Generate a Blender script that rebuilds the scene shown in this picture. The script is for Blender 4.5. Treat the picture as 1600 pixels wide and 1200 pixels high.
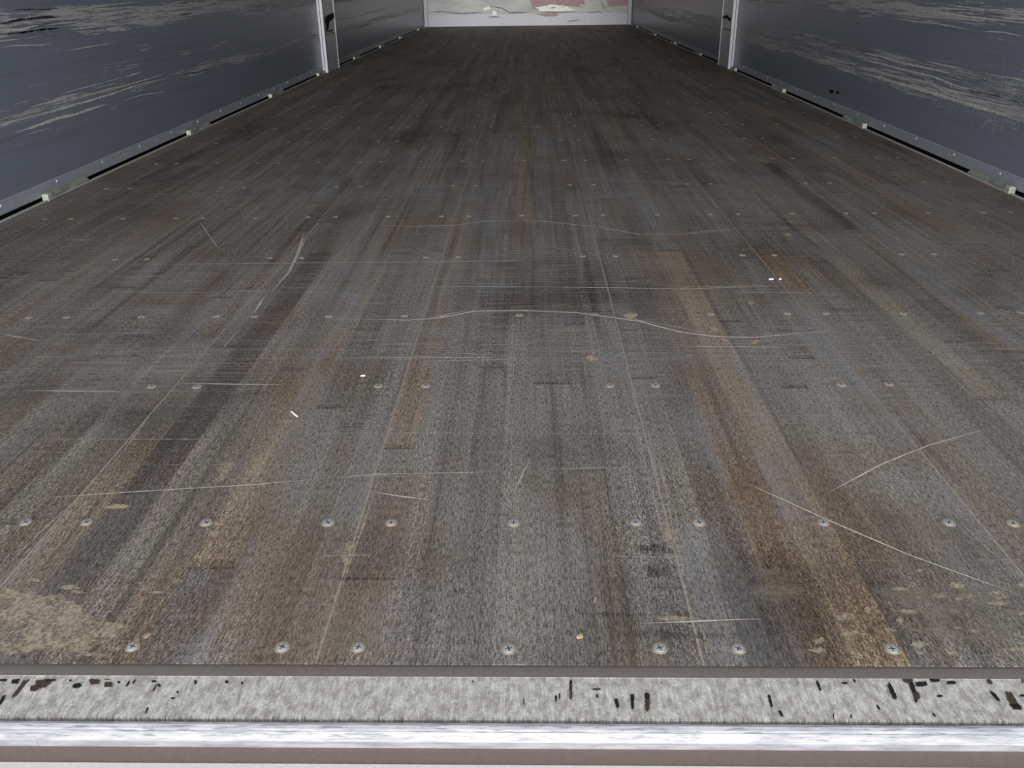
import bpy, math, random
import numpy as np
from mathutils import Vector, Matrix

for o in list(bpy.data.objects): bpy.data.objects.remove(o)
scene = bpy.context.scene
col = scene.collection

# ------------------------------------------------------------------ camera
# X = right, Y = into the trailer, Z = up, origin on the deck below the camera
FPX, YAW, PITCH, ROLL, CAMH = 1350.0, .0233, .4377, -.0131, .4867
_f = Vector((-math.sin(YAW)*math.cos(PITCH), math.cos(YAW)*math.cos(PITCH), -math.sin(PITCH)))
_r0 = Vector((math.cos(YAW), math.sin(YAW), 0)); _u0 = _r0.cross(_f)
_r = _r0*math.cos(ROLL) + _u0*math.sin(ROLL); _u = -_r0*math.sin(ROLL) + _u0*math.cos(ROLL)
cam_d = bpy.data.cameras.new('camera'); cam = bpy.data.objects.new('camera', cam_d); col.objects.link(cam)
cam_d.sensor_fit = 'HORIZONTAL'; cam_d.sensor_width = 36; cam_d.lens = FPX/1600*36
cam_d.clip_start = .02; cam_d.clip_end = 300
cam.matrix_world = Matrix(((_r.x, _u.x, -_f.x, 0), (_r.y, _u.y, -_f.y, 0), (_r.z, _u.z, -_f.z, CAMH), (0, 0, 0, 1)))
scene.camera = cam

# ------------------------------------------------------------------ light
SKY = 1.5
w = bpy.data.worlds.new('overcast_sky'); scene.world = w; w.use_nodes = True
bg = w.node_tree.nodes['Background']; bg.inputs[0].default_value = (.98, .985, 1.0, 1); bg.inputs[1].default_value = SKY
scene.view_settings.view_transform = 'Standard'; scene.view_settings.look = 'None'
scene.view_settings.gamma = 1; scene.view_settings.use_curve_mapping = False
scene.view_settings.exposure = .38
# hazy low sun behind the photographer, shining in through the open doors
sun_d = bpy.data.lights.new('hazy_sun', 'SUN'); sun_d.energy = 1.55; sun_d.angle = math.radians(9); sun_d.color = (1, .985, .96)
sun = bpy.data.objects.new('hazy_sun', sun_d); col.objects.link(sun); sun.rotation_euler = (math.radians(90-7.5), 0, math.radians(1))
ROOF_T = .13          # how much daylight the fibreglass roof sheet lets through

# ------------------------------------------------------------------ helpers
rnd = random.Random(7)
def at(x, y, z=0.0, X=None, Y=None):
    """point of the 1600x1200 photograph -> point on the plane z, or on the plane X / Y"""
    d = _f + _r*((x-800)/FPX) - _u*((y-600)/FPX)
    if X is not None: t = X/d.x
    elif Y is not None: t = Y/d.y
    else: t = (z-CAMH)/d.z
    return Vector((0, 0, CAMH)) + d*t
def pix(p):
    d = Vector(p) - Vector((0, 0, CAMH)); k = d.dot(_f)
    if k < .05: return None
    return (800+FPX*d.dot(_r)/k, 600-FPX*d.dot(_u)/k)
ALB = .66              # picked colours read lighter than the paint: the place is brightly lit
BRIGHT = {'mill_aluminium', 'dull_galvanised_post', 'galvanised_post_upper', 'bright_edge_trim', 'floor_edge_aluminium', 'pale_green_clip', 'oxidised_base_plate', 'zinc_screw', 'rivet', 'torn_wood_rim', 'white_bit', 'chalk_white_patch', 'wood_chip_pale'}
def lin(c, k=ALB):
    return tuple(k*(v/255/12.92 if v/255 <= .04045 else ((v/255+.055)/1.055)**2.4) for v in c) + (1,)
def mesh_obj(name, verts, faces, mat, parent=None, smooth=False, cols=None, uvs=None, core=None):
    me = bpy.data.meshes.new(name); me.from_pydata([tuple(v) for v in verts], [], faces); me.update()
    for m in (mat if isinstance(mat, (list, tuple)) else [mat]): me.materials.append(m)
    if cols is not None:
        a = me.attributes.new('tone', 'FLOAT_COLOR', 'POINT'); a.data.foreach_set('color', np.array(cols, 'f').ravel())
    if core is not None:
        a = me.attributes.new('core', 'FLOAT', 'POINT'); a.data.foreach_set('value', np.array(core, 'f'))
    if uvs is not None:
        u = me.uv_layers.new(name='uv'); li = np.empty(len(me.loops), 'i'); me.loops.foreach_get('vertex_index', li)
        u.data.foreach_set('uv', np.array(uvs, 'f')[li].ravel())
    if smooth: me.polygons.foreach_set('use_smooth', [True]*len(me.polygons))
    o = bpy.data.objects.new(name, me); col.objects.link(o)
    if parent: o.parent = parent
    return o
BF = [(0,3,2,1),(4,5,6,7),(0,1,5,4),(1,2,6,5),(2,3,7,6),(3,0,4,7)]
def box_v(x0, x1, y0, y1, z0, z1):
    return [(x0,y0,z0),(x1,y0,z0),(x1,y1,z0),(x0,y1,z0),(x0,y0,z1),(x1,y0,z1),(x1,y1,z1),(x0,y1,z1)]
def box(name, b, mat, parent=None): return mesh_obj(name, box_v(*b), BF, mat, parent)
def bevel(o, wd, seg=2):
    m = o.modifiers.new('bevel', 'BEVEL'); m.width = wd; m.segments = seg; m.limit_method = 'ANGLE'; return o
def boxes(name, lst, mat, parent=None):
    v, f = [], []
    for b in lst:
        k = len(v); v += box_v(*b); f += [tuple(i+k for i in q) for q in BF]
    return mesh_obj(name, v, f, mat, parent)
def extrude_x(name, prof, x0, x1, mat, parent=None, smooth=False, n=1):
    """closed profile of (y,z) swept along x"""
    m = len(prof); v, f = [], []
    for i in range(n+1):
        x = x0+(x1-x0)*i/n; v += [(x, p[0], p[1]) for p in prof]
    for i in range(n):
        for j in range(m):
            a, b = i*m+j, i*m+(j+1) % m; f.append((a, b, b+m, a+m))
    f.append(tuple(range(m))[::-1]); f.append(tuple(range(n*m, n*m+m)))
    return mesh_obj(name, v, f, mat, parent, smooth)
def empty(name, loc=(0,0,0)):
    o = bpy.data.objects.new(name, None); col.objects.link(o); o.location = loc; o.empty_display_size = .1; return o
def tag(o, label=None, cat=None, group=None, kind=None):
    if label: o['label'] = label
    if cat: o['category'] = cat
    if group: o['group'] = group
    if kind: o['kind'] = kind
    return o

# ------------------------------------------------------------------ node helper
class G:
    def __init__(s, name):
        s.m = bpy.data.materials.new(name); s.m.use_nodes = True; s.t = s.m.node_tree
        s.b = s.t.nodes['Principled BSDF']; s.out = s.t.nodes['Material Output']
        s.pos = s.t.nodes.new('ShaderNodeNewGeometry').outputs['Position']
    def put(s, sock, v):
        if isinstance(v, bpy.types.NodeSocket): s.t.links.new(v, sock)
        elif v is not None:
            if hasattr(sock.default_value, '__len__') and not hasattr(v, '__len__'): v = (v,)*len(sock.default_value)
            sock.default_value = v
    def node(s, typ, ins, out=0, **pr):
        n = s.t.nodes.new(typ)
        for k, v in pr.items(): setattr(n, k, v)
        for k, v in ins.items(): s.put(n.inputs[k], v)
        return n.outputs[out]
    def mul(s, vec, c): return s.node('ShaderNodeVectorMath', {0: vec, 1: c}, operation='MULTIPLY')
    def vadd(s, vec, c): return s.node('ShaderNodeVectorMath', {0: vec, 1: c}, operation='ADD')
    def noise(s, sc, detail=4, rough=.55, off=(0,0,0), dist=0, vec=None, out=0):
        v = s.mul(vec or s.pos, sc); v = s.vadd(v, off)
        return s.node('ShaderNodeTexNoise', {'Vector': v, 'Scale': 1.0, 'Detail': detail, 'Roughness': rough, 'Distortion': dist}, out)
    def ramp(s, v, a, b, c=0.0, d=1.0, smooth=True):
        return s.node('ShaderNodeMapRange', {'Value': v, 'From Min': a, 'From Max': b, 'To Min': c, 'To Max': d}, interpolation_type='SMOOTHSTEP' if smooth else 'LINEAR')
    def math(s, op, a, b=None, c=None):
        i = {0: a}
        if b is not None: i[1] = b
        if c is not None: i[2] = c
        return s.node('ShaderNodeMath', i, operation=op)
    def mix(s, f, a, b, mode='MIX'):
        return s.node('ShaderNodeMix', {0: f, 6: a, 7: b}, 2, data_type='RGBA', blend_type=mode)
    def attr(s, name, out): return s.node('ShaderNodeAttribute', {}, out, attribute_name=name)
    def xyz(s, vec=None):
        n = s.t.nodes.new('ShaderNodeSeparateXYZ'); s.t.links.new(vec or s.pos, n.inputs[0]); return n.outputs
    def bump(s, h, strength=.3, dist=.001):
        s.put(s.b.inputs['Normal'], s.node('ShaderNodeBump', {'Strength': strength, 'Distance': dist, 'Height': h}))
    def set(s, **k):
        for n, v in k.items(): s.put(s.b.inputs[n.replace('_', ' ')], v)
        return s.m
    def cut(s, alpha):
        tr = s.node('ShaderNodeBsdfTransparent', {})
        mx = s.node('ShaderNodeMixShader', {0: alpha, 1: tr, 2: s.b.outputs[0]})
        s.t.links.new(mx, s.out.inputs[0])

def plain(name, c, rough=.6, metal=0.0, var=.12, sc=60, spec=.4):
    g = G(name); n = g.noise((sc, sc, sc), 5)
    k = g.ramp(n, .25, .75, 1-var, 1+var, False)
    g.set(Base_Color=g.mix(1.0, lin(c, .95 if name in BRIGHT else ALB), k, 'MULTIPLY'), Roughness=rough, Metallic=metal, Specular_IOR_Level=spec)
    return g.m

# ------------------------------------------------------------------ materials
def mat_wood():
    g = G('worn_hardwood')
    tone = g.attr('tone', 0)
    p = g.xyz()
    wob = g.noise((3, .8, 0), 2, off=(4, 9, 0))
    gv = g.vadd(g.pos, g.node('ShaderNodeCombineXYZ', {0: g.math('MULTIPLY', g.math('SUBTRACT', wob, .5), .02)}))
    off = g.mul(tone, (431, 97, 0))                      # each stave its own grain
    gv = g.vadd(gv, g.mul(off, (.1, 3.0, 0)))
    grain = g.noise((330, 6, 0), 4, .65, vec=gv)         # long pores
    fine = g.noise((720, 110, 0), 4, .75, vec=gv)
    grit = g.noise((560, 380, 0), 3, .75, vec=gv)         # short fibres
    band = g.noise((75, 1.6, 0), 3, .55, vec=gv)         # growth bands
    c = g.mix(1.0, tone, g.ramp(band, .32, .68, .76, 1.24, False), 'MULTIPLY')
    c = g.mix(1.0, c, g.ramp(grain, .34, .66, .68, 1.3, False), 'MULTIPLY')
    c = g.mix(1.0, c, g.ramp(fine, .40, .62, .38, 1.75, False), 'MULTIPLY')
    c = g.mix(1.0, c, g.ramp(grit, .40, .64, .45, 1.75, False), 'MULTIPLY')
    c = g.mix(g.math('MULTIPLY', g.ramp(g.math('ADD', g.math('MULTIPLY', fine, .5), g.math('MULTIPLY', grit, .5)), .54, .66), .30), c, lin((205, 202, 197)))
    # grey, dusty wear of traffic, strongest by the door
    big = g.noise((3.4, 1.5, 0), 4, .6, off=(1.7, 3.1, 0))
    near = g.ramp(p[1], .4, 3.6, 1.0, .12)
    dust = g.math('MULTIPLY', g.ramp(big, .36, .62), near)
    dust = g.math('MULTIPLY', dust, g.ramp(fine, .34, .66, .15, 1.0))
    c = g.mix(g.math('MULTIPLY', dust, .72), c, lin((158, 155, 151)))
    # dark streaks and bleached streaks inside the staves, running with the grain
    stk = g.noise((48, .9, 0), 4, .6, off=(3.3, 1.9, 0)); st2 = g.noise((26, .7, 0), 4, .6, off=(9.1, 4.4, 0))
    c = g.mix(g.ramp(stk, .54, .70, 0, .50), c, g.mix(1.0, lin((62, 56, 52)), g.ramp(fine, .3, .7, .6, 1.4, False), 'MULTIPLY'))
    c = g.mix(g.math('MULTIPLY', g.ramp(st2, .54, .70, 0, .45), g.ramp(fine, .34, .62, .2, 1.0)), c, lin((168, 160, 150)))
    # blue-grey polished lanes and brown, less worn islands
    lane = g.noise((11, 1.3, 0), 4, .6, off=(6.6, 2.7, 0)); isl = g.noise((4.2, 2.4, 0), 5, .62, off=(12.4, 8.8, 0))
    c = g.mix(g.ramp(isl, .50, .68, 0, .42), c, g.mix(1.0, lin((116, 90, 68)), g.ramp(fine, .34, .66, .55, 1.5, False), 'MULTIPLY'))
    c = g.mix(g.math('MULTIPLY', g.ramp(lane, .54, .68, 0, .55), g.math('MULTIPLY', g.ramp(p[1], 3.2, 6.0, 1, .35), g.ramp(fine, .34, .62, .35, 1.0))), c, lin((158, 161, 168)))
    # dirt patches
    dirt = g.noise((2.6, 2.0, 0), 5, .62, off=(8.3, .4, 0))
    c = g.mix(g.ramp(dirt, .50, .72, 0, .5), c, lin((40, 37, 36)))
    rust = g.noise((5, 1.1, 0), 3, .55, off=(2.2, 7.7, 0))
    c = g.mix(g.ramp(rust, .58, .76, 0, .32), c, g.mix(1.0, lin((128, 94, 66)), g.ramp(grain, .3, .7, .6, 1.3, False), 'MULTIPLY'))
    # scuffs running across the boards
    crs = g.noise((9, 620, 0), 3, .6, off=(3, 0, 0))
    cm = g.noise((2.2, 3.0, 0), 3, .6, off=(5.5, 6.1, 0))
    cz = g.math('MULTIPLY', g.ramp(p[1], .85, 1.15), g.ramp(p[1], 2.3, 3.3, 1, 0))
    cs = g.math('MULTIPLY', g.ramp(crs, .53, .63), g.math('MULTIPLY', g.ramp(cm, .38, .6), g.math('ADD', g.math('MULTIPLY', cz, .75), .16)))
    c = g.mix(g.math('MULTIPLY', cs, .95), c, lin((176, 178, 182)))
    crd = g.noise((14, 300, 0), 3, .6, off=(7, 2, 0))
    c = g.mix(g.math('MULTIPLY', g.ramp(crd, .64, .72), g.ramp(cm, .5, .7, 0, .5)), c, lin((34, 32, 34)))
    # pale specks of grit
    sp = g.noise((330, 330, 0), 2, .5, off=(1, 1, 0))
    c = g.mix(g.ramp(sp, .735, .78, 0, .7), c, lin((205, 203, 198)))
    # comb-shaped hook joint at the end of a stave
    uv = g.xyz(g.node('ShaderNodeUVMap', {}, uv_map='uv'))
    comb = g.math('GREATER_THAN', g.math('FRACT', g.math('MULTIPLY', uv[0], 330.0)), .58)
    cl = g.math('ADD', .0035, g.math('MULTIPLY', comb, .008))
    ce = g.math('LESS_THAN', uv[1], cl)
    c = g.mix(g.math('MULTIPLY', ce, .5), c, lin((46, 42, 40)))
    g.set(Base_Color=c, Roughness=g.ramp(fine, .3, .7, .72, .55), Specular_IOR_Level=.2)
    h = g.math('ADD', g.math('MULTIPLY', grain, .6), fine)
    g.bump(h, .35, .0008)
    return g.m
def mat_wear(name, c1, c2, sx=160, sy=40, lo=.38, hi=.50, rough=.75, gain=.55, top=1.0, k=ALB):
    """wear mark: breaks up into ragged shreds towards its rim"""
    g = G(name); core = g.attr('core', 2)
    n = g.noise((sx, sy, sx), 5, .62); n2 = g.noise((sx*5, sy*5, sx*5), 3, .6)
    n3 = g.noise((sx*4, sy*9, sx*4), 4, .65, off=(3, 1, 2)); n = g.math('ADD', g.math('MULTIPLY', n, .55), g.math('MULTIPLY', n3, .45))
    a = g.math('MULTIPLY', g.ramp(g.math('ADD', n, g.math('SUBTRACT', g.math('MULTIPLY', core, gain), gain*.6)), lo, hi), top)
    c = g.mix(g.ramp(n2, .3, .7), lin(c1, k), lin(c2, k))
    g.set(Base_Color=c, Roughness=rough, Specular_IOR_Level=.25); g.cut(a); return g.m
def mat_wall(name, bands, seed):
    """blue-grey scuff liner, scraped along its length at the heights in bands"""
    g = G(name); p = g.xyz()
    wav = g.math('MULTIPLY', g.math('SUBTRACT', g.noise((0, .8, 0), 2, off=(seed, 0, 0)), .5), .05)
    z = g.math('ADD', p[2], wav)
    mask = None
    for (zc, hw, st) in bands:
        k = g.ramp(g.math('ABSOLUTE', g.math('SUBTRACT', z, zc)), hw*.25, hw, st, 0)
        mask = k if mask is None else g.math('MAXIMUM', mask, k)
    patch = g.noise((0, 1.4, 22), 4, .6, off=(0, seed, seed))
    st = g.noise((0, 4.5, 210), 5, .66, off=(seed, 0, 3)); st2 = g.noise((0, 26, 420), 4, .7, off=(0, seed, 1))
    tot = g.math('ADD', g.math('MULTIPLY', st, .7), g.math('MULTIPLY', st2, .3))
    thr = g.math('ADD', tot, g.math('MULTIPLY', g.math('MULTIPLY', mask, g.ramp(patch, .3, .6, .45, 1)), .2))
    sc = g.ramp(thr, .645, .72)
    base = g.mix(g.noise((0, 1.0, 60), 3, off=(0, 0, seed)), lin((156, 165, 182)), lin((172, 181, 198)))
    base = g.mix(g.ramp(g.noise((0, .7, 30), 5, .7, off=(3, 0, seed)), .5, .75, 0, .6), base, lin((126, 127, 133)))
    pale = g.mix(g.noise((0, 40, 300), 3), lin((190, 187, 182), 1), lin((238, 235, 229), 1))
    c = g.mix(g.math('MULTIPLY', sc, .9), base, pale)
    dk = g.ramp(g.math('ADD', g.noise((0, 2.2, 70), 4, .6, off=(9, seed, 0)), g.math('MULTIPLY', mask, .08)), .70, .76, 0, .75)
    c = g.mix(dk, c, lin((38, 34, 32)))
    sp = g.noise((0, 260, 260), 2, .5, off=(0, 4, seed)); c = g.mix(g.ramp(sp, .74, .79, 0, .6), c, lin((190, 192, 195)))
    g.set(Base_Color=c, Roughness=g.ramp(sc, 0, 1, .30, .6), Specular_IOR_Level=.5)
    ribs = g.node('ShaderNodeMath', {0: g.math('MULTIPLY', p[2], 420)}, operation='SINE')
    g.bump(g.math('ADD', g.math('MULTIPLY', ribs, .15), g.math('ADD', st, sc)), .25, .0012)
    return g.m
def mat_plate():
    g = G('scuffed_galvanised_plate')
    n = g.noise((160, 90, 160), 6, .72); s = g.noise((900, 60, 100), 4, .7); d = g.noise((14, 30, 14), 5, .65, off=(3, 3, 0))
    f = g.noise((900, 700, 900), 3, .7)
    c = g.mix(g.ramp(n, .35, .66), lin((190, 186, 178)), lin((244, 243, 238)))
    c = g.mix(1.0, c, g.ramp(s, .3, .7, .7, 1.2, False), 'MULTIPLY')
    c = g.mix(1.0, c, g.ramp(f, .3, .7, .72, 1.2, False), 'MULTIPLY')
    c = g.mix(g.ramp(d, .55, .75, 0, .45), c, lin((124, 112, 96)))
    y = g.xyz()[1]
    e = g.math('ADD', y, g.math('MULTIPLY', g.math('SUBTRACT', s, .5), .012))
    c = g.mix(g.ramp(e, .4715, .4685, 0, .55), c, lin((92, 88, 82)))
    c = g.mix(g.ramp(g.noise((240, 60, 240), 4, .7, off=(6, 0, 0)), .66, .74, 0, .6), c, lin((70, 66, 64)))
    g.set(Base_Color=c, Roughness=.5, Metallic=.15, Specular_IOR_Level=.4); g.bump(n, .3, .0006); return g.m
def mat_nose():
    g = G('bright_rubbed_aluminium')
    n = g.noise((30, 200, 200), 5, .65); s = g.noise((420, 30, 30), 4, .7)
    c = g.mix(g.ramp(n, .3, .7), lin((176, 177, 186)), lin((222, 222, 228)))
    c = g.mix(g.ramp(s, .66, .75, 0, .55), c, lin((120, 118, 122)))
    t = g.noise((55, 620, 620), 4, .65, off=(2, 0, 0))
    c = g.mix(g.math('MULTIPLY', g.ramp(t, .5, .64), g.ramp(g.xyz()[1], .4555, .4585, 0, .75)), c, lin((128, 132, 142)))
    g.set(Base_Color=c, Roughness=.38, Metallic=.1, Specular_IOR_Level=.6); g.bump(n, .3, .0006); return g.m
def mat_back():
    g = G('scraped_white_bulkhead')
    n = g.noise((3, 1, 9), 5, .6); s = g.noise((5, 1, 60), 4, .65, off=(2, 0, 5))
    c = g.mix(g.ramp(n, .35, .65), lin((200, 201, 203)), lin((222, 222, 219)))
    c = g.mix(g.ramp(s, .6, .72, 0, .5), c, lin((120, 118, 120)))
    g.set(Base_Color=c, Roughness=.6); return g.m
def mat_roof():
    g = G('translucent_fibreglass')
    t = g.node('ShaderNodeBsdfTranslucent', {0: (.97, .985, 1, 1)}); d = g.node('ShaderNodeBsdfDiffuse', {0: (.8, .8, .79, 1)})
    g.t.links.new(g.node('ShaderNodeMixShader', {0: ROOF_T, 1: d, 2: t}), g.out.inputs[0]); return g.m
def mat_concrete():
    g = G('concrete_ground'); n = g.noise((2, 2, 2), 6, .65)
    g.set(Base_Color=g.mix(n, lin((118, 116, 112)), lin((150, 148, 143))), Roughness=.9); return g.m

M = dict(
    wood=mat_wood(),
    wall_l=mat_wall('scuff_liner_a', [(.205, .035, .95), (.40, .06, 1.15), (.27, .02, .6), (.33, .03, .25)], 1.3),
    wall_r=mat_wall('scuff_liner_b', [(.185, .045, 1.1), (.235, .05, .9), (.39, .045, 1.15), (.34, .02, .5)], 6.9),
    plate=mat_plate(), nose=mat_nose(), back=mat_back(), roof=mat_roof(), ground=mat_concrete(),
    dust=plain('seam_dust', (172, 162, 147), .9, var=.35, sc=220),
    sub=plain('dark_underfloor', (40, 36, 33), .9),
    strip=plain('worn_edge_strip', (92, 86, 82), .6, var=.12, sc=250),
    recess=plain('dull_brown_steel', (128, 113, 107), .7, var=.10, sc=200),
    groove=plain('dark_groove', (52, 49, 46), .8, var=.3, sc=300),  # dark mottled tone for the groove bed between plate and nose
    lip=plain('pale_zinc_lip', (228, 227, 224), .6, var=.12, sc=400),
    alu=plain('mill_aluminium', (176, 178, 180), .42, .35, .12, 40),
    post=plain('dull_galvanised_post', (228, 230, 232), .42, .5, .14, 18),
    postl=plain('galvanised_post_upper', (230, 230, 230), .42, .5, .16, 26),
    trim=plain('bright_edge_trim', (196, 200, 206), .35, .2, .08, 40),
    white=plain('pale_corner_post', (214, 216, 224), .5, .05, .08, 30),
    rail=plain('floor_edge_aluminium', (205, 205, 200), .45, .2, .12, 120),
    clip=plain('pale_green_clip', (196, 200, 186), .55, .1, .2, 150),
    fill=plain('oxidised_base_plate', (150, 156, 146), .6, .1, .3, 120),
    flange=plain('scuffed_flange', (214, 220, 230), .42, .1, .15, 60),
    black=plain('black_grime', (24, 22, 24), .8, 0, .3, 300),
    rust=plain('rusty_bare_spot', (74, 60, 46), .8, 0, .5, 700),
    gap=plain('dark_cavity', (18, 18, 18), .95),
    screw=plain('zinc_screw', (200, 203, 206), .36, .45, .15, 900),
    cross=plain('screw_recess', (120, 120, 124), .45, .5, .3, 900),
    rim=plain('torn_wood_rim', (142, 130, 112), .85, 0, .3, 900),
    rivet=plain('rivet', (214, 218, 222), .45, .2, .1, 200),
    red=plain('faded_red_patch', (196, 164, 165), .7, 0, .12, 25),
    chalk=plain('chalk_white_patch', (238, 238, 230), .7, 0, .1, 30),
    crease=plain('dark_crease', (150, 146, 144), .8, 0, .2, 40),
    chip=plain('wood_chip_pale', (186, 160, 122), .8, 0, .25, 500),
    bit=plain('white_bit', (236, 238, 238), .6, 0, .1, 500),
    wear=mat_wear('worn_pale_wood', (142, 130, 114), (190, 178, 158), 60, 40, .46, .62, gain=.34, top=.72, k=.85),
    wear_soft=mat_wear('thinly_worn_wood', (136, 128, 116), (176, 168, 152), 30, 60, .48, .70, gain=.3, top=.42, k=.8),
    wear_tan=mat_wear('bruised_tan_wood', (160, 138, 114), (204, 184, 156), 170, 120, .44, .62, top=.85, k=.85),
    wear_dark=mat_wear('black_scuff', (30, 29, 32), (58, 54, 52), 300, 45, .50, .64, gain=.3, top=.36),
    scratch=mat_wear('pale_scratch', (168, 163, 154), (204, 200, 192), 60, 60, .26, .42, top=.9, k=.95),
    scratch_fine=mat_wear('fine_scratch', (158, 157, 155), (196, 195, 193), 40, 40, .28, .5, top=.7, k=.9),
    gouge=mat_wear('wall_gouge', (190, 188, 184), (236, 234, 230), 30, 30, .34, .46, .6, k=1),
    ink=mat_wear('black_wall_smear', (22, 20, 20), (56, 50, 44), 40, 40, .46, .62, gain=.4, top=.85),
)

# ------------------------------------------------------------------ shell
XL, XR = -1.217, 1.184          # liner faces
FL, FR = -1.199, 1.164          # edges of the timber
Y0, Y1, H = .5205, 10.85, 2.62
floor = tag(empty('floor', (0, Y0, 0)), 'worn grey-brown laminated hardwood trailer floor', 'floor', kind='structure')
floor.location = (0, 0, 0)
box('underfloor', (XL-.05, XR+.05, Y0+.002, Y1+.03, -.04, -.0022), M['sub'], floor)

def lwall(name, X, sgn, mat, label):
    a, b = sorted((X, X+sgn*.025))
    o = box(name, (a, b, .53, Y1, .0095, H), mat); tag(o, label, 'wall', kind='structure')
    a, b = sorted((X+sgn*.026, X+sgn*.05)); box('outer_skin', (a, b, .53, Y1, -.002, H), M['gap'], o)
    a, b = sorted((X-sgn*.0016, X+sgn*.001))
    bevel(box('bottom_flange', (a, b, .53, Y1-.01, .009, .040), M['flange'], o), .0008, 1)
    vs = []; n = 8; v = []; f = []
    for ring, (r, h) in enumerate([(.0042, 0), (.0036, .0014), (.0016, .0022)]):
        v += [(-sgn*h, r*math.cos(2*math.pi*k/n), r*math.sin(2*math.pi*k/n)) for k in range(n)]
    for q in range(2):
        for k in range(n): f.append((q*n+k, q*n+(k+1) % n, q*n+n+(k+1) % n, q*n+n+k))
    f.append(tuple(range(2*n, 3*n))); base = None
    y = 1.17
    while y < 9.6:
        if base is None: r = base = mesh_obj('rivet', v, f, M['rivet'], o, True)
        else: r = base.copy(); col.objects.link(r); r.parent = o
        r.location = (X-sgn*.0016, y, .031 + rnd.uniform(-.002, .002)); y += .2605
    return o
wall_l = lwall('wall_left', XL, -1, M['wall_l'], 'blue-grey scuff liner wall with two thin scraped bands and black smears')
wall_r = lwall('wall_right', XR, 1, M['wall_r'], 'blue-grey scuff liner wall with a broad tangled scrape band')
wall_b = box('wall_back', (XL-.05, XR+.05, Y1, Y1+.04, .0, H), M['back']); tag(wall_b, 'scraped pale bulkhead wall with a faded red patch', 'wall', kind='structure')
roof = box('ceiling', (XL-.05, XR+.05, .50, Y1+.04, H, H+.004), M['roof']); tag(roof, 'translucent white fibreglass roof sheet', 'ceiling', kind='structure')
ground = box('ground', (-40, 40, -40, 40, -1.35, -1.25), M['ground']); tag(ground, 'concrete yard beneath the trailer', 'ground', kind='structure')

# ------------------------------------------------------------------ floor boards, staves
BW, C0 = .305, -.0177
seams = [C0 - BW/2 + BW*k for k in range(-3, 5)]
edges = [FL] + seams + [FR]
PAL = [((116, 113, 110), 5), ((100, 95, 90), 5), ((108, 94, 80), 3), ((90, 82, 75), 4), ((108, 106, 103), 4), ((128, 110, 88), 1.3), ((80, 72, 66), 2), ((124, 122, 118), 2)]
MEAN = (118, 108, 97); pal = [tuple(m+(v-m)*.5 for v, m in zip(p, MEAN)) for p, _ in PAL]; pw = [k for _, k in PAL]
OVER = [((1290, 800), (132, 115, 94)), ((1150, 720), (112, 94, 78)), ((1090, 690), (78, 66, 58)), ((1060, 580), (92, 82, 74)), ((190, 830), (138, 114, 88)), ((100, 880), (122, 110, 98)),
        ((380, 560), (84, 76, 70)), ((770, 900), (107, 102, 96)), ((900, 900), (112, 109, 106)), ((330, 900), (96, 91, 88)), ((440, 900), (104, 95, 86)),
        ((620, 900), (114, 110, 106)), ((720, 900), (104, 99, 95)), ((860, 700), (112, 108, 103)), ((960, 700), (113, 109, 105)), ((700, 700), (106, 101, 96)), ((1430, 640), (112, 96, 80)),
        ((60, 600), (104, 90, 78)), ((1450, 450), (112, 96, 78)), ((1300, 330), (80, 70, 62)), ((1520, 600), (132, 122, 104))]
st = []                          # (board, x0, x1, y0, y1, tone)
for b in range(len(edges)-1):
    xa, xb = edges[b]+(.0011 if b else 0), edges[b+1]-(.0011 if b < len(edges)-2 else 0)
    n = max(2, round((xb-xa)/.0385)); ws = [rnd.uniform(.8, 1.25) for _ in range(n)]; s = sum(ws); x = xa
    for wd in ws:
        wx = (xb-xa)*wd/s; y = Y0; first = True
        while y < Y1-.02:
            L = rnd.uniform(.12, 1.2) if first else rnd.uniform(.45, 1.35); first = False
            ye = min(Y1, y+L);  ye = Y1 if Y1-ye < .2 else ye
            c = pal[rnd.choices(range(len(pal)), pw)[0]]
            st.append([b, x+.00006, x+wx-.00006, y+.0001, ye-.0001, c]); y = ye
        x += wx
for (px, py), c in OVER:
    q = at(px, py)
    for s in st:
        if s[1] <= q.x <= s[2] and s[3] <= q.y <= s[4]: s[5] = c
def area(s):
    c = [pix((x, y, 0)) for x, y in ((s[1], s[3]), (s[2], s[3]), (s[2], s[4]), (s[1], s[4]))]
    if None in c: return 0
    # clip roughly to the frame
    c = [(min(1600, max(0, x)), min(1200, max(0, y))) for x, y in c]
    return abs(sum(c[i][0]*c[(i+1) % 4][1]-c[(i+1) % 4][0]*c[i][1] for i in range(4)))/2
order = sorted(range(len(st)), key=lambda i: -area(st[i])); single = set(order[:300])
boards = []
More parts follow.
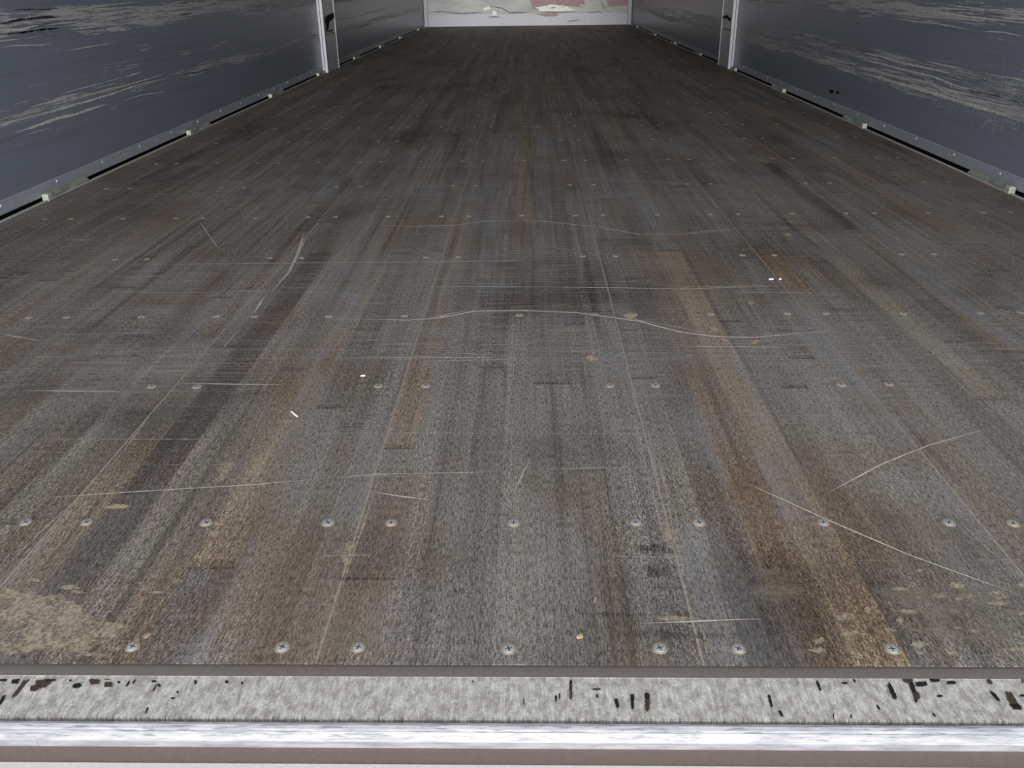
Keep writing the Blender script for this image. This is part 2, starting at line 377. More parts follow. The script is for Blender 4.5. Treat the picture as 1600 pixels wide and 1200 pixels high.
for b in range(len(edges)-1):
    e = empty('floor_board', ((edges[b]+edges[b+1])/2, Y0, 0)); e.parent = floor; boards.append(e)
    V, F, Cc, U = [], [], [], []
    for i, s in enumerate(st):
        if s[0] != b: continue
        dz = rnd.uniform(-.00012, .0001); j = rnd.uniform(.93, 1.08)
        cc = [v*j*1.44 for v in lin(s[5])[:3]]; cc = [cc[0]*rnd.uniform(.985, 1.015), cc[1], cc[2]*rnd.uniform(.985, 1.015), 1]
        vv = box_v(s[1], s[2], s[3], s[4], -.022, dz); v0 = 1.0 if s[3] < Y0+.01 else 0.0; uv = [(x-s[1]+i*.001, y-s[3]+v0) for x, y, _ in vv]
        if i in single:
            ox, oy = (s[1]+s[2])/2, s[3]
            o = mesh_obj('stave', [(x-ox, y-oy, z) for x, y, z in vv], BF, M['wood'], None, cols=[cc]*8, uvs=uv)
            o.parent = e; o.location = (ox-e.location.x, oy-e.location.y, 0)
        else:
            k = len(V); V += [(x-e.location.x, y-e.location.y, z) for x, y, z in vv]; F += [tuple(q+k for q in f) for f in BF]; Cc += [cc]*8; U += uv
    if V: mesh_obj('staves', V, F, M['wood'], e, cols=Cc, uvs=U)['kind'] = 'stuff'
for x in seams: box('seam_dust', (x-.0015, x+.0015, Y0+.001, Y1, -.006, -.0004), M['dust'], floor)

# screws: row positions measured along the deck; 'full' rows carry three per board, others a pair at the seams
def screw_mesh():
    n = 20; v, f, mi = [], [], []
    def ring(r, z): v.extend((r*math.cos(2*math.pi*k/n), r*math.sin(2*math.pi*k/n), z) for k in range(n)); return len(v)-n
    def join(a, b, m):
        for k in range(n): f.append((a+k, a+(k+1) % n, b+(k+1) % n, b+k)); mi.append(m)
    a = ring(.0067, .0001); b = ring(.0060, .0013); c = ring(.0052, .0002); d = ring(.0050, .0006); e = ring(.0034, .0009); g = ring(.0005, .0009)
    join(a, b, 1); join(b, c, 1); join(c, d, 0); join(d, e, 0); join(e, g, 0); f.append(tuple(range(g, g+n))); mi.append(0)
    for ang in (.35, .35+math.pi/2):
        ca, sa = math.cos(ang), math.sin(ang); k = len(v)
        for x, y, z in box_v(-.0030, .0030, -.00055, .00055, .0004, .00102): v.append((x*ca-y*sa, x*sa+y*ca, z))
        for q in BF: f.append(tuple(i+k for i in q)); mi.append(2)
    me = bpy.data.meshes.new('screw'); me.from_pydata(v, [], f)
    for m in (M['screw'], M['rim'], M['cross']): me.materials.append(m)
    me.polygons.foreach_set('material_index', mi); me.polygons.foreach_set('use_smooth', [m != 2 for m in mi]); me.update(); return me
sm = screw_mesh()
rows = [(.538, 1), (.715, 1), (1.0346, 0), (1.3002, 1), (1.6214, 0), (1.942, 1), (2.262, 0), (2.60, 1), (2.96, 0), (3.26, 1), (3.56, 0), (3.88, 1), (4.2, 0), (4.52, 1), (4.84, 0), (5.16, 1), (5.48, 0), (5.8, 1)]
scr = []
for y, full in rows:
    for b in range(len(boards)):
        cx = C0 + BW*(b-4)
        for k in ((-1, 0, 1) if full else (-1, 1)):
            x = cx + k*.1215
            if FL+.01 < x < FR-.01:
                q = pix((x, y, 0))
                if q and -60 < q[0] < 1660: scr.append((b, x, y))
for i, (b, x, y) in enumerate(scr[:300]):
    o = bpy.data.objects.new('screw', sm); col.objects.link(o); e = boards[b]; o.parent = e
    o.location = (x+rnd.uniform(-.001, .001)-e.location.x, y+rnd.uniform(-.0012, .0012)-e.location.y, 0); o.rotation_euler.z = rnd.uniform(0, 1.57)
    s = rnd.uniform(.92, 1.05); o.scale = (s, s, 1)

# ------------------------------------------------------------------ marks on the floor
ZM = .0008
def ribbon(name, pts, wd, mat, parent, nrm=Vector((0, 0, 1)), lift=0.0, taper=True):
    """strip of real width wd along a polyline lying on a surface with normal nrm"""
    P = []
    for a, b in zip(pts[:-1], pts[1:]):
        m = max(1, int((b-a).length/.04))
        P += [a.lerp(b, k/m) for k in range(m)]
    P.append(pts[-1]); v, f, c = [], [], []
    for i, p in enumerate(P):
        t = (P[min(i+1, len(P)-1)]-P[max(i-1, 0)]).normalized(); s = t.cross(nrm)
        e = i/(len(P)-1); k = wd/2*(max(.15, min(1, 6*min(e, 1-e))) if taper else 1)*rnd.uniform(.75, 1.2)
        q = p+nrm*lift
        v += [q-s*k, q, q+s*k]; c += [0.0, 1.0, 0.0]
    for i in range(len(P)-1):
        a = i*3; f += [(a, a+1, a+4, a+3), (a+1, a+2, a+5, a+4)]
    return mesh_obj(name, v, f, mat, parent, core=c)
def blob(name, pts, mat, parent, nrm=Vector((0, 0, 1)), lift=0.0, rag=.12):
    """ragged patch lying on a surface"""
    c = sum(pts, Vector())/len(pts); P = []
    for a, b in zip(pts, pts[1:]+pts[:1]):
        for k in range(4):
            q = a.lerp(b, k/4); P.append(c+(q-c)*(1+rnd.uniform(-rag, rag)))
    n = len(P); v = [c+nrm*lift] + [c+(q-c)*.6+nrm*lift for q in P] + [q+nrm*lift for q in P]
    f = [(0, 1+i, 1+(i+1) % n) for i in range(n)] + [(1+i, 1+n+i, 1+n+(i+1) % n, 1+(i+1) % n) for i in range(n)]
    return mesh_obj(name, v, f, mat, parent, core=[1.0]+[.8]*n+[0.0]*n)
def fl(*pp): return [at(x, y, 0) for x, y in pp]
for pts, wd in [
    (((205, 414), (400, 412), (540, 411), (700, 409), (850, 408)), .0028),
    (((575, 352), (640, 354), (705, 353), (760, 346), (850, 346), (940, 356), (1000, 367), (1060, 367), (1160, 358)), .004),
    (((645, 448), (870, 449), (1070, 452), (1260, 446)), .0028),
    (((545, 499), (640, 501), (690, 497), (740, 487), (820, 486), (900, 489), (1000, 503), (1060, 519), (1120, 527), (1180, 528), (1300, 517)), .0040),
    (((660, 500), (700, 491), (740, 486)), .003),
    (((970, 496), (1050, 510), (1120, 524)), .002),
    (((1295, 770), (1380, 725), (1450, 697), (1545, 670)), .0022),
    (((1165, 755), (1290, 812), (1420, 868), (1590, 930)), .0018),
    (((75, 778), (230, 768), (400, 758), (490, 750)), .0016), (((500, 749), (590, 742), (790, 738)), .0012), (((840, 734), (1000, 731)), .0010),
    (((475, 365), (468, 390), (452, 425), (425, 456)), .005), (((478, 372), (462, 408), (440, 440)), .003), (((415, 462), (395, 492)), .005), (((372, 518), (350, 543)), .006),
    (((575, 768), (630, 777), (680, 783)), .0022), (((895, 800), (945, 795)), .0016), (((930, 657), (990, 655)), .0014),
    (((0, 677), (22, 684)), .003), (((0, 511), (50, 517)), .003), (((0, 522), (66, 534)), .003), (((98, 375), (155, 376)), .0045), (((312, 347), (342, 390)), .002),
    (((280, 600), (450, 602)), .0022), (((250, 589), (312, 588)), .002), (((40, 611), (250, 614)), .0016), (((530, 560), (800, 559)), .0018), (((700, 552), (795, 556)), .0018),
    (((1060, 542), (1240, 543)), .0022), (((1060, 449), (1200, 447)), .002), (((1130, 457), (1290, 458)), .0018), (((200, 457), (350, 458)), .002), (((640, 566), (830, 561)), .0014),
    (((1330, 876), (1400, 878)), .002), (((1535, 876), (1600, 876)), .003), (((1500, 727), (1560, 726)), .0018), (((830, 715), (800, 775)), .0014), (((850, 700), (815, 740)), .0012),
    (((1000, 632), (1010, 648)), .003), (((505, 870), (575, 868)), .004), (((955, 870), (1065, 872)), .0022), (((905, 310), (1000, 305)), .003), (((1060, 365), (1160, 357)), .003),
    (((1195, 440), (1232, 442)), .003), (((810, 198), (850, 199)), .004), (((620, 262), (760, 260)), .003), (((905, 280), (1075, 287)), .003), (((1000, 975), (1190, 968)), .002),
]: ribbon('scratch', fl(*pts), wd*1.45, M['scratch'], floor, lift=ZM)
V, F, Cr = [], [], []             # hundreds of hair-thin scuffs across the boards
for i in range(900):
    y = rnd.triangular(.75, 3.2, 1.25); x = rnd.uniform(-.95, .95); L = rnd.choice((.03, .06, .1, .2, .35))*rnd.uniform(.6, 1.4); a = rnd.gauss(0, .03); wd = rnd.uniform(.0003, .0007)*(1+y*.4)
    k = len(V); dx, dy = math.cos(a)*L/2, math.sin(a)*L/2
    if not (FL+.02 < x-dx and x+dx < FR-.02): continue
    for t in (-1, 0, 1):
        for q, cr in ((-1, 0), (0, 1), (1, 0)): V.append((x+dx*t, y+dy*t+q*wd, ZM-.0001)); Cr.append(cr*(1 if t == 0 else .5))
    for t in range(2):
        for q in range(2): b = k+t*3+q; F.append((b, b+1, b+4, b+3))
mesh_obj('hairline_scuffs', V, F, M['scratch_fine'], floor, core=Cr)['kind'] = 'stuff'
for pts, m in [
    (((-40, 895), (50, 912), (115, 925), (150, 960), (240, 985), (222, 1005), (200, 1037), (-60, 1038)), 'wear'),
    (((1330, 905), (1450, 890), (1640, 900), (1660, 1035), (1420, 1036), (1350, 985)), 'wear_soft'),
    (((325, 757), (345, 715), (385, 715), (372, 740), (345, 760)), 'wear'), (((362, 775), (388, 735), (400, 705), (428, 708), (412, 742), (385, 758)), 'wear'),
    (((968, 492), (985, 486), (1000, 495), (985, 505)), 'wear_tan'), (((908, 558), (925, 553), (942, 562), (922, 568)), 'wear_tan'), (((1104, 513), (1118, 508), (1126, 515), (1116, 521)), 'wear_tan'),
    (((1122, 530), (1135, 528), (1140, 535), (1128, 537)), 'wear_tan'), (((1166, 534), (1182, 529), (1192, 533), (1180, 541)), 'wear_tan'), (((1166, 472), (1176, 469), (1182, 474), (1172, 480)), 'wear_tan'), (((1220, 366), (1232, 362), (1240, 368), (1230, 371)), 'wear_tan'),
    (((526, 872), (545, 838), (562, 838), (550, 880), (538, 905)), 'wear'), (((215, 996), (232, 987), (242, 991), (228, 1003)), 'wear_tan'), (((148, 796), (176, 786), (212, 788), (200, 798)), 'wear_tan'),
    (((1028, 800), (1046, 795), (1058, 870), (1046, 876)), 'wear'), (((1010, 960), (1060, 962), (1120, 968), (1080, 976), (1020, 972)), 'wear'),
    (((924, 985), (1010, 983), (1080, 987), (1185, 990), (1180, 1003), (1060, 1002), (960, 1000)), 'wear_dark'), (((860, 958), (960, 955), (1080, 962), (960, 967)), 'wear_dark'),
    (((960, 850), (1055, 846), (1066, 868), (1000, 872)), 'wear_dark'), (((985, 882), (1062, 878), (1064, 905), (1000, 908)), 'wear_dark'), (((500, 900), (640, 902), (660, 908), (500, 911)), 'wear_dark'), 
    (((700, 865), (730, 860), (735, 880), (705, 884)), 'wear_soft'), (((1280, 615), (1400, 620), (1420, 660), (1330, 668)), 'wear_soft'),
    (((440, 985), (600, 960), (640, 1020), (480, 1030)), 'wear_soft'), (((1150, 880), (1260, 885), (1280, 950), (1160, 960)), 'wear_soft'), (((980, 205), (1060, 200), (1110, 225), (1030, 230)), 'wear_soft'),
]: blob('worn_patch', fl(*pts), M[m], floor, lift=ZM-.0002)
for i in range(46):             # chipped, splintered spots at the two trampled corners of the entrance
    x, y = (rnd.uniform(1250, 1620), rnd.uniform(880, 1030)) if i < 30 else (rnd.uniform(-20, 260), rnd.uniform(905, 1030))
    if i < 30 and x < 1250+(1030-y)*.9: continue
    wx, wy = rnd.uniform(7, 26), rnd.uniform(3, 9)
    blob('chipped_spot', fl(*[(x+wx*math.cos(a), y+wy*math.sin(a)) for a in (0, 1, 2.1, 3.1, 4.2, 5.2)]), M['wear'], floor, lift=ZM+.0001, rag=.3)
for pts, wd, m in [
    (((-10, 905), (60, 835), (105, 795), (160, 745)), .010, 'wear'), (((160, 745), (205, 690), (245, 635)), .007, 'wear'), (((70, 850), (130, 790), (165, 765)), .006, 'wear'),
    (((530, 930), (575, 800), (600, 720)), .006, 'wear'), (((1062, 900), (1045, 790), (1030, 720)), .006, 'wear'), (((822, 760), (820, 650)), .006, 'wear_soft'), (((816, 1010), (822, 760)), .004, 'wear_soft'),
    (((1500, 815), (1545, 860), (1590, 900)), .009, 'wear'), (((1290, 680), (1320, 720)), .007, 'wear_soft'), (((430, 700), (470, 640), (520, 520)), .010, 'wear_soft'), (((1585, 640), (1540, 600), (1480, 545)), .010, 'wear_soft'),
    (((575, 600), (520, 540)), .002, 'wear_dark'), (((735, 330), (760, 300)), .006, 'wear_soft'), (((1400, 795), (1475, 765)), .004, 'wear_dark'), (((1500, 330), (1420, 300)), .012, 'wear_soft'),
]: ribbon('worn_streak', fl(*pts), wd, M[m], floor, lift=ZM-.0001)

# ------------------------------------------------------------------ rails and clips along the foot of the walls
clipY = [1.08, 2.12, 3.145, 4.195, 5.215, 6.33, 7.46, 8.66, 10.1]
for n, (X, FE, sg, lab) in enumerate([(XL, FL, -1, 'thin pale floor edge rail with clips under the wall with black smears'), (XR, FR, 1, 'thin pale floor edge rail with clips under the wall with the broad tangled scrape')]):
    t = empty('trim_%d' % (n+1), (FE, .53, 0)); tag(t, lab, 'rail', kind='structure'); t.location = (0, 0, 0)
    a, b = sorted((FE+sg*.0004, FE+sg*.0075)); bevel(box('edge_strip', (a, b, .53, Y1-.01, -.02, .0034), M['rail'], t), .0006, 1)
    a, b = sorted((FE+sg*.0077, X+sg*.0255)); box('slot_floor', (a, b, .53, Y1-.01, -.02, -.012), M['gap'], t)
    cm = fm = None
    for y in clipY:
        y += rnd.uniform(-.015, .015)
        if cm is None:
            a, b = sorted((-sg*.006, sg*.0105))
            c = cm = bevel(box('clip', (a, b, -.011, .011, -.0105, .0155), M['clip'], t), .002, 2)
            a, b = sorted((sg*.001, sg*.013)); f = fm = mesh_obj('base_plate', [], [], M['fill'], t)
            prof = [(.026, -.0, .0155), (.06, .0, .0150), (.11, 0, .013), (.16, 0, .0135), (.215, 0, .0155)]
            v = []; fc = []
            for i, (yy, _, zz) in enumerate(prof):
                k = .0035*math.sin(i*2.1); v += [(sg*.0005+k*sg*-.4, yy, -.0112), (sg*.0005+k*sg*-.4, yy, .004+k), (sg*.011, yy, zz), (sg*.013, yy, -.0112)]
            for i in range(len(prof)-1):
                for j in range(4): q = i*4; fc.append((q+j, q+(j+1) % 4, q+4+(j+1) % 4, q+4+j))
            fc += [(3, 2, 1, 0), tuple(range(len(v)-4, len(v)))]
            f.data.from_pydata(v, [], fc); f.data.update()
        else:
            c = cm.copy(); f = fm.copy()
            for o in (c, f): col.objects.link(o); o.parent = t
        c.location = (FE+sg*.0045, y, .002); f.location = (FE+sg*.003, y, .002)

# ------------------------------------------------------------------ posts
def post(X, sg, y0, y1, marks, label):
    t = empty('wall_post', (X, y0, 0)); tag(t, label, 'post', 'wall posts')
    z1 = H-.002; zs = .205
    def B(n, d0, d1, ya, yb, za, zb, m):
        a, b = sorted((-sg*d0, -sg*d1)); return bevel(box(n, (a, b, ya-y0, yb-y0, za, zb), M[m], t), .0015, 2)
    B('lower_face', .0, .030, y0+.012, y1, .0005, zs, 'post'); B('upper_face', .0, .0285, y0+.012, y1, zs+.003, z1, 'postl')
    B('edge_trim', -.0005, .012, y0-.002, y0+.011, .0005, z1, 'trim'); B('edge_trim', .0145, .031, y0-.004, y0+.011, .0005, z1, 'trim')
    B('rear_bead', .004, .033, y1+.0005, y1+.012, .0005, z1, 'trim')
    for pts in marks:
        P = [Vector((-sg*.0312, yy*(y1-y0), zz)) for yy, zz in pts]
        blob('black_mark', P, M['black'], t, Vector((-sg, 0, 0)), .0006, .15)
    return t
post(XL, -1, 5.385, 5.70, [((.12, .30), (.9, .315), (.95, .29), (.5, .285), (.35, .235), (.15, .225)), ((.3, .225), (.75, .228), (.7, .22), (.3, .218))], 'galvanised wall post with a black hook-shaped mark on its face')
post(XR, 1, 5.35, 5.62, [((.05, .265), (.5, .285), (.95, .275), (.9, .262), (.5, .268), (.1, .252))], 'galvanised wall post with one black stripe across its face')

# ------------------------------------------------------------------ bulkhead details
yb = Y1-.0002
kick = [box('kick_panel', (XL+.05, .002, Y1-.012, Y1-.001, .002, .130), M['white'], wall_b), box('kick_panel', (.006, XR-.05, Y1-.012, Y1-.001, .002, .130), M['white'], wall_b)]
up = [bevel(box('wall_panel', (XL+.05, .002, Y1-.008, Y1-.001, .134, 1.3), M['back'], wall_b), .001, 1), bevel(box('wall_panel', (.006, XR-.05, Y1-.008, Y1-.001, .134, 1.3), M['back'], wall_b), .001, 1)]
for x in (XL+.004, XR-.052):
    bevel(box('corner_post', (x, x+.046, Y1-.045, Y1-.0015, .0, H-.01), M['white'], wall_b), .006, 3)
def bw(*pp): return [at(x, y, Y=Y1-.010) for x, y in pp]
ny = Vector((0, -1, 0))
for pts, m, l in [(((827, -40), (925, -40), (912, 4), (905, 10), (880, 8), (850, 12), (838, 14), (828, 16)), 'red', .0006), (((838, 22), (870, 20), (872, 25), (850, 26)), 'red', .004),
               (((940, -30), (975, -30), (985, 8), (950, 10)), 'red', .0006),
               (((838, 12), (860, 7), (885, 9), (898, 15), (885, 19), (862, 18), (842, 18)), 'chalk', .0045), (((754, 14), (764, 9), (767, 14), (758, 17)), 'chalk', .0045), (((770, 15), (776, 15), (776, 24), (769, 24)), 'chalk', .0045)]:
    blob('paint_patch', bw(*pts), M[m], wall_b, ny, l, .10)
for pts, wd in [(((668, 19), (690, 18), (720, 21), (757, 19)), .010), (((764, 9), (785, 13), (797, 20), (826, 19)), .012), (((768, 15), (782, 18)), .012), (((762, 26), (782, 27)), .014), (((842, 18), (868, 19), (898, 18)), .012),
                (((858, 13), (870, 11)), .01), (((905, 2), (913, 6), (908, 10)), .016), (((938, 0), (942, 8), (946, 15)), .014), (((915, 20), (930, 19), (936, 18), (942, 22)), .010), (((885, 34), (908, 31)), .010), (((876, 12), (884, 8), (890, 9)), .012)]:
    ribbon('crease', bw(*pts), wd, M['crease'], wall_b, ny, .005)

# ------------------------------------------------------------------ rear sill
sill = tag(empty('rear_sill', (0, .45, -.06)), 'scuffed bright metal threshold sill along the open end of the floor', 'sill')
sill.location = (0, 0, 0)
xa, xb = XL-.05, XR+.05
def Yp(py, z): return at(815, py, z).y
bot = -.075
a0, a1 = Y0-.0006, Yp(1056, -.006)
extrude_x('end_strip', [(a0, -.0006), (a0-.002, -.0009), (a0-.005, -.0022), (a0-.0085, -.0042), (a1, -.0062), (a1, bot), (a0, bot)], xa, xb, M['strip'], sill, False)
p0, p1 = a1-.0003, Yp(1124, -.005)
plate = extrude_x('tread_plate', [(p0, -.0042), (p0-.0015, -.0040), (p0-.003, -.0048), (p1, -.0052), (p1, bot), (p0, bot)], xa, xb, M['plate'], sill)
extrude_x('tread_rim', [(p0-.0001, -.0038), (p0-.0022, -.0038), (p0-.0026, -.0046), (p0-.0001, -.0046)], xa, xb, M['trim'], sill)
g1 = Yp(1131, -.0075)
extrude_x('groove', [(p1-.0002, -.014), (g1, -.014), (g1, bot), (p1-.0002, bot)], xa, xb, M['groove'], sill)
n0 = g1-.0002; n2 = Yp(1144, -.0072); n3 = Yp(1170, -.0195)
nm = (n0+n2)/2
extrude_x('nose_rail', [(n0, -.0085), (n0-.0002, -.0066), (n0-.0016, -.0052), (nm, -.0050), (n2+.0012, -.0060), (n2, -.0074), (n2-.0005, -.0072), (n3+.002, -.0105), (n3, -.0135), (n3, bot), (n0, bot)], xa, xb, M['nose'], sill)
r1 = Yp(1195, -.020)
extrude_x('recess_band', [(n3-.0003, -.0195), (r1, -.0205), (r1, bot), (n3-.0003, bot)], xa, xb, M['recess'], sill)
extrude_x('outer_lip', [(r1-.0003, -.0200), (r1-.030, -.0215), (r1-.034, -.026), (r1-.034, bot-.1), (r1-.0003, bot-.1)], xa, xb, M['lip'], sill)

zp = -.0044
def chip(cx, cy, wpx, hpx, slant=0.0, m='black'):
    pts = []
    for ux, uy in ((-.5, -.4), (-.1, -.5), (.35, -.5), (.5, -.1), (.45, .4), (.1, .5), (-.4, .45), (-.5, 0)):
        x, y = cx+ux*wpx*rnd.uniform(.75, 1.1)+slant*uy*hpx, cy+uy*hpx*rnd.uniform(.85, 1.1); y = max(1061, min(1122, y)); pts.append(at(x, y, zp))
    blob('paint_chip', pts, M[m], plate, lift=.00015, rag=.2)
K = .3375
for ox, lst in [(0, [(200, 320, 75, 40, -.8, 'rust'), (235, 300, 60, 22, 0, 'rust'), (160, 342, 50, 26, -.5, 'rust'), (90, 345, 26, 90, -.8, 'rust'), (72, 310, 34, 24, -.5, 'black'), (435, 310, 52, 26, 0, 'rust'), (355, 330, 42, 22, -.5, 'black'),
                     (15, 300, 44, 18, 0, 'black'), (8, 400, 18, 50, -.5, 'black'), (500, 325, 40, 26, 0, 'rust'), (592, 320, 10, 26, -.5, 'black'), (620, 312, 10, 22, -.5, 'black'), (550, 314, 14, 10, 0, 'black'), (712, 310, 22, 10, 0, 'black'), (736, 328, 16, 14, 0, 'black'), (716, 340, 6, 34, -.5, 'black'),
                     (905, 314, 14, 18, 0, 'black'), (1050, 312, 18, 14, 0, 'black'), (1120, 318, 12, 14, 0, 'black'), (822, 360, 10, 12, 0, 'black'), (800, 388, 20, 8, 0, 'black'), (680, 445, 10, 32, -.4, 'black'), (325, 306, 14, 10, 0, 'black'), (495, 297, 40, 10, 0, 'black')]),
                (530, [(1072, 352, 15, 92, 0, 'rust'), (1072, 315, 12, 22, 0, 'black'), (1003, 388, 10, 32, 0, 'black'), (1020, 378, 8, 28, 0, 'black'), (1285, 410, 15, 42, .2, 'black'), (1357, 385, 20, 36, 0, 'black'), (1358, 418, 13, 46, 0, 'black'), (1425, 378, 24, 30, 0, 'black'), (1426, 420, 25, 60, 0, 'rust'), (1195, 378, 9, 18, 0, 'black'), (1190, 346, 44, 9, 0, 'rust'), (855, 405, 5, 36, 0, 'black'), (620, 310, 9, 8, 0, 'black')]),
                (1060, [(650, 330, 14, 46, .4, 'black'), (426, 402, 15, 58, .25, 'black'), (475, 460, 14, 32, .4, 'black'), (990, 356, 24, 78, .4, 'black'), (1062, 305, 50, 24, .2, 'rust'), (1085, 340, 26, 56, .3, 'black'), (1102, 376, 36, 34, .3, 'rust'), (1100, 398, 14, 20, 0, 'black'), (1125, 322, 60, 24, 0, 'black'), (1265, 316, 48, 15, 0, 'black'), (1186, 306, 46, 18, 0, 'black'),
                        (1210, 377, 28, 11, 0, 'black'), (1466, 378, 22, 44, .8, 'black'), (1545, 395, 42, 84, .5, 'rust'), (1562, 428, 50, 28, .4, 'black'), (1594, 305, 12, 30, 0, 'rust'), (925, 430, 12, 24, .5, 'black'), (1184, 465, 10, 18, .4, 'black'), (1440, 312, 22, 22, .5, 'rust'), (1590, 376, 24, 12, 0, 'black'), (800, 474, 8, 22, 0, 'black'), (718, 470, 6, 24, 0, 'black'), (770, 318, 30, 9, 0, 'black'), (815, 308, 12, 16, .3, 'black')])]:
    for cx, cy, wp, hp, sl, m in lst: chip(ox+cx*K, 960+cy*K, wp*K, hp*K, sl, m)

# ------------------------------------------------------------------ scrapes on the liner walls
nl, nr = Vector((1, 0, 0)), Vector((-1, 0, 0))
def wl(*pp): return [at(x, y, X=XL) for x, y in pp]
def wr(*pp): return [at(x, y, X=XR) for x, y in pp]
S = 260/1418
for pts, wd in [(((0, 1065), (60, 1050), (140, 1030)), .014), (((165, 1028), (300, 985), (450, 945), (600, 900), (760, 858), (900, 815), (1050, 765), (1200, 715), (1418, 670)), .008), (((120, 1130), (300, 1075), (480, 1010), (640, 975), (780, 925), (910, 890)), .011),
                (((500, 810), (660, 760), (860, 710), (1060, 655)), .004), (((1060, 655), (1215, 612)), .009), (((780, 800), (900, 760), (1060, 730), (1200, 690), (1418, 625)), .006), (((670, 800), (750, 800)), .006), (((120, 888), (215, 868)), .007), (((0, 1030), (140, 990), (240, 965)), .003),
                (((190, 1155), (330, 1115), (460, 1085)), .003), (((910, 935), (980, 920), (1020, 860)), .004), (((1040, 860), (1200, 810), (1418, 780)), .004), (((300, 468), (400, 455)), .004), (((560, 435), (780, 395), (970, 368)), .0035), (((0, 402), (130, 388), (290, 385), (440, 380)), .005),
                (((0, 275), (80, 260), (200, 250), (330, 215)), .016), (((380, 118), (530, 120)), .008), (((500, 165), (700, 135), (900, 110), (1100, 90), (1300, 68), (1418, 60)), .006), (((590, 215), (730, 188)), .006), (((960, 185), (1100, 170), (1300, 130), (1418, 120)), .006), (((720, 215), (880, 188)), .006), (((620, 85), (760, 65), (900, 45), (1180, 15)), .006),
                (((1230, 228), (1418, 200)), .004), (((880, 552), (955, 545)), .004), (((1180, 390), (1290, 385)), .006), (((1180, 435), (1310, 405)), .004), (((1060, 560), (1180, 550)), .006), (((1350, 575), (1418, 568)), .006), (((1145, 320), (1150, 360), (1168, 400)), .002), (((860, 660), (880, 665), (890, 620), (905, 597), (925, 615)), .0025), (((310, 470), (336, 522)), .0018)]:
    ribbon('scrape', wl(*[(x*S, y*S) for x, y in pts]), wd, M['gouge'], wall_l, nl, .0008)
for pts, wd in [(((0, 200), (180, 165), (380, 145), (490, 155)), .014), (((0, 300), (200, 275), (380, 250), (520, 240)), .012), (((120, 80), (320, 80), (500, 75)), .006)]:
    ribbon('black_smear', wl(*[(x*S, y*S) for x, y in pts]), wd, M['ink'], wall_l, nl, .0009)
for pts, wd in [(((0, 610), (200, 665), (420, 730), (640, 790), (860, 860), (1060, 920), (1250, 980), (1418, 1040)), .018), (((0, 440), (200, 480), (420, 545), (640, 590), (860, 640)), .010), (((0, 500), (200, 540), (420, 600), (640, 650), (840, 730), (1060, 790), (1250, 840), (1418, 885)), .010),
                (((180, 450), (410, 505)), .005), (((120, 415), (330, 480)), .003), (((580, 520), (760, 560), (910, 590)), .005), (((930, 620), (1025, 645)), .010), (((1035, 615), (1130, 630)), .012), (((820, 740), (1040, 785), (1230, 830), (1418, 890)), .004), (((980, 840), (1200, 890), (1380, 935)), .006),
                (((0, 570), (200, 620), (400, 670), (520, 705)), .010), (((300, 155), (480, 180), (700, 205), (940, 250)), .006), (((0, 45), (200, 50), (420, 80), (700, 110), (1000, 150), (1200, 170), (1418, 195)), .010), (((600, 145), (860, 160), (1100, 185)), .006), (((1060, 265), (1250, 275), (1400, 310)), .006), (((0, 100), (250, 100)), .005), (((0, 135), (150, 140)), .006),
                (((700, 30), (1000, 70), (1418, 105)), .006), (((500, 60), (800, 75), (1200, 95)), .005), (((505, 368), (545, 374)), .003), (((380, 790), (520, 815), (700, 860)), .004), (((1040, 1020), (1110, 1025), (1180, 1075), (1230, 1080)), .002), (((1240, 1085), (1320, 1075)), .002)]:
    ribbon('scrape', wr(*[(1340+x*S, y*S) for x, y in pts]), wd, M['gouge'], wall_r, nr, .0008)
V, F, Cr = [], [], []              # tangle of curly hairline scratches on the right wall
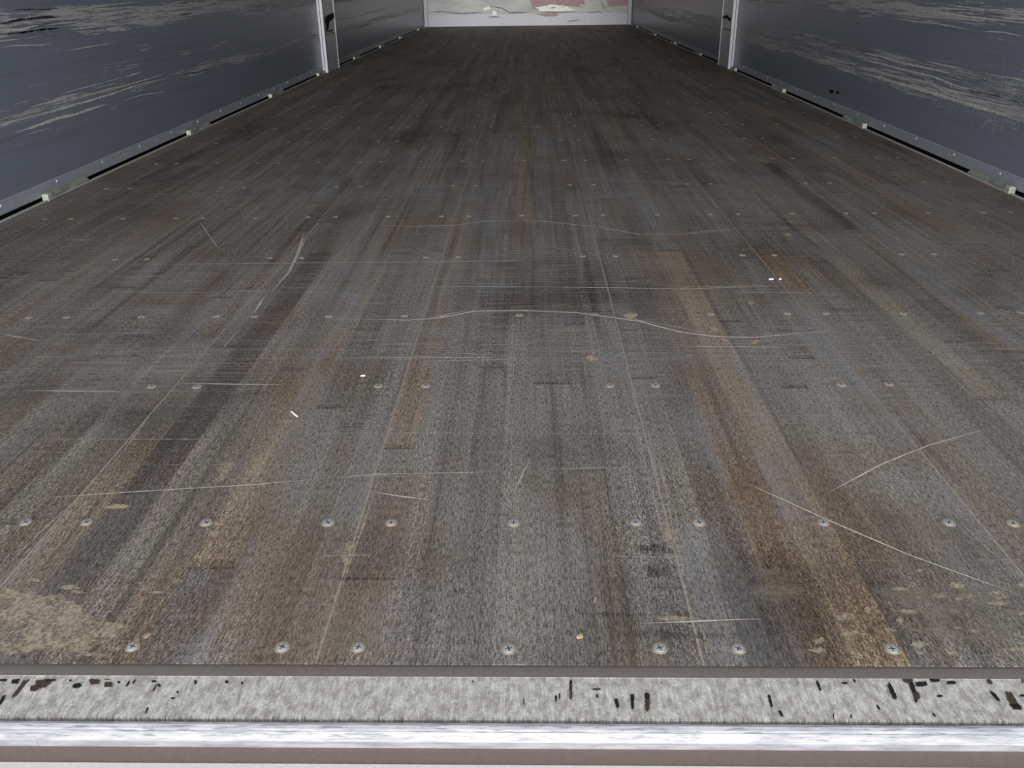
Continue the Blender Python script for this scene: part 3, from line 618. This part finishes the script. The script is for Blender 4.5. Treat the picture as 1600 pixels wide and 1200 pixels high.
for i in range(190):
    if i < 110: x = rnd.uniform(700, 1418); y = 830+(x-700)*.28+rnd.gauss(0, 42)
    else: x = rnd.uniform(900, 1418); y = 690+(x-900)*.22+rnd.gauss(0, 45)
    c = at(1340+x*S, y*S, X=XR); a = rnd.gauss(-.25, .55) if i < 110 else rnd.uniform(-1.6, 1.6); L = rnd.uniform(.01, .045); bend = rnd.uniform(-1.5, 1.5); k = len(V); n = 6
    q = Vector((XR-.0010, c.y, c.z))
    for j in range(n):
        d = Vector((0, math.cos(a), math.sin(a))); s = Vector((0, -d.z, d.y)); wv = .0008
        V += [q-s*wv, q, q+s*wv]; Cr += [0, 1, 0]; q = q+d*L/n*1.6; a += bend/n
    for j in range(n-1):
        for h in range(2): b = k+j*3+h; F.append((b, b+1, b+4, b+3))
mesh_obj('scratch_tangle', V, F, M['gouge'], wall_r, core=Cr)['kind'] = 'stuff'
for pts in (((1296, 141), (1302, 140), (1303, 145), (1297, 146)), ((1307, 143), (1311, 142), (1312, 147), (1307, 147))): blob('black_spot', wr(*pts), M['black'], wall_r, nr, .001)

# ------------------------------------------------------------------ loose bits lying on the deck
def bit(name, px, py, L, Wd, ang, m, label, cat, t=.0012):
    p = at(px, py, 0); v = []
    for z, k in ((0, 1.0), (t, .8)):
        v += [Vector((sx*L/2*k, sy*Wd/2*k*q, z)) for sx, sy, q in ((-1, -1, .5), (.2, -1, 1), (1, -.3, 1), (.9, .8, 1), (-.3, 1, 1), (-1, .5, 1))]
    f = [(5, 4, 3, 2, 1, 0), (6, 7, 8, 9, 10, 11)] + [(i, (i+1) % 6, 6+(i+1) % 6, 6+i) for i in range(6)]
    o = mesh_obj(name, v, f, M[m]); o.location = (p.x, p.y, .0003); o.rotation_euler.z = ang; return tag(o, label, cat)
bit('wood_splinter', 930, 938, .0075, .0011, 1.25, 'chip', 'thin yellow wood splinter lying near the front row of screws', 'splinter')
bit('paint_flake', 1205, 437, .010, .005, .2, 'bit', 'larger white flake of a pair lying on the mid floor', 'flake', .002)
bit('paint_flake', 1219, 437, .006, .005, .9, 'bit', 'smaller white flake of a pair lying on the mid floor', 'flake', .002)
bit('plastic_shred', 460, 648, .022, .0022, -.9, 'bit', 'curled white shred lying beside a dark stave', 'shred', .0015)
bit('grit_crumb', 567, 588, .007, .003, .1, 'bit', 'small shiny white crumb above a pair of screw heads', 'crumb', .0015)
bit('wood_crumb', 906, 996, .006, .004, .4, 'chip', 'small tan crumb of wood near the sill', 'crumb', .0015)
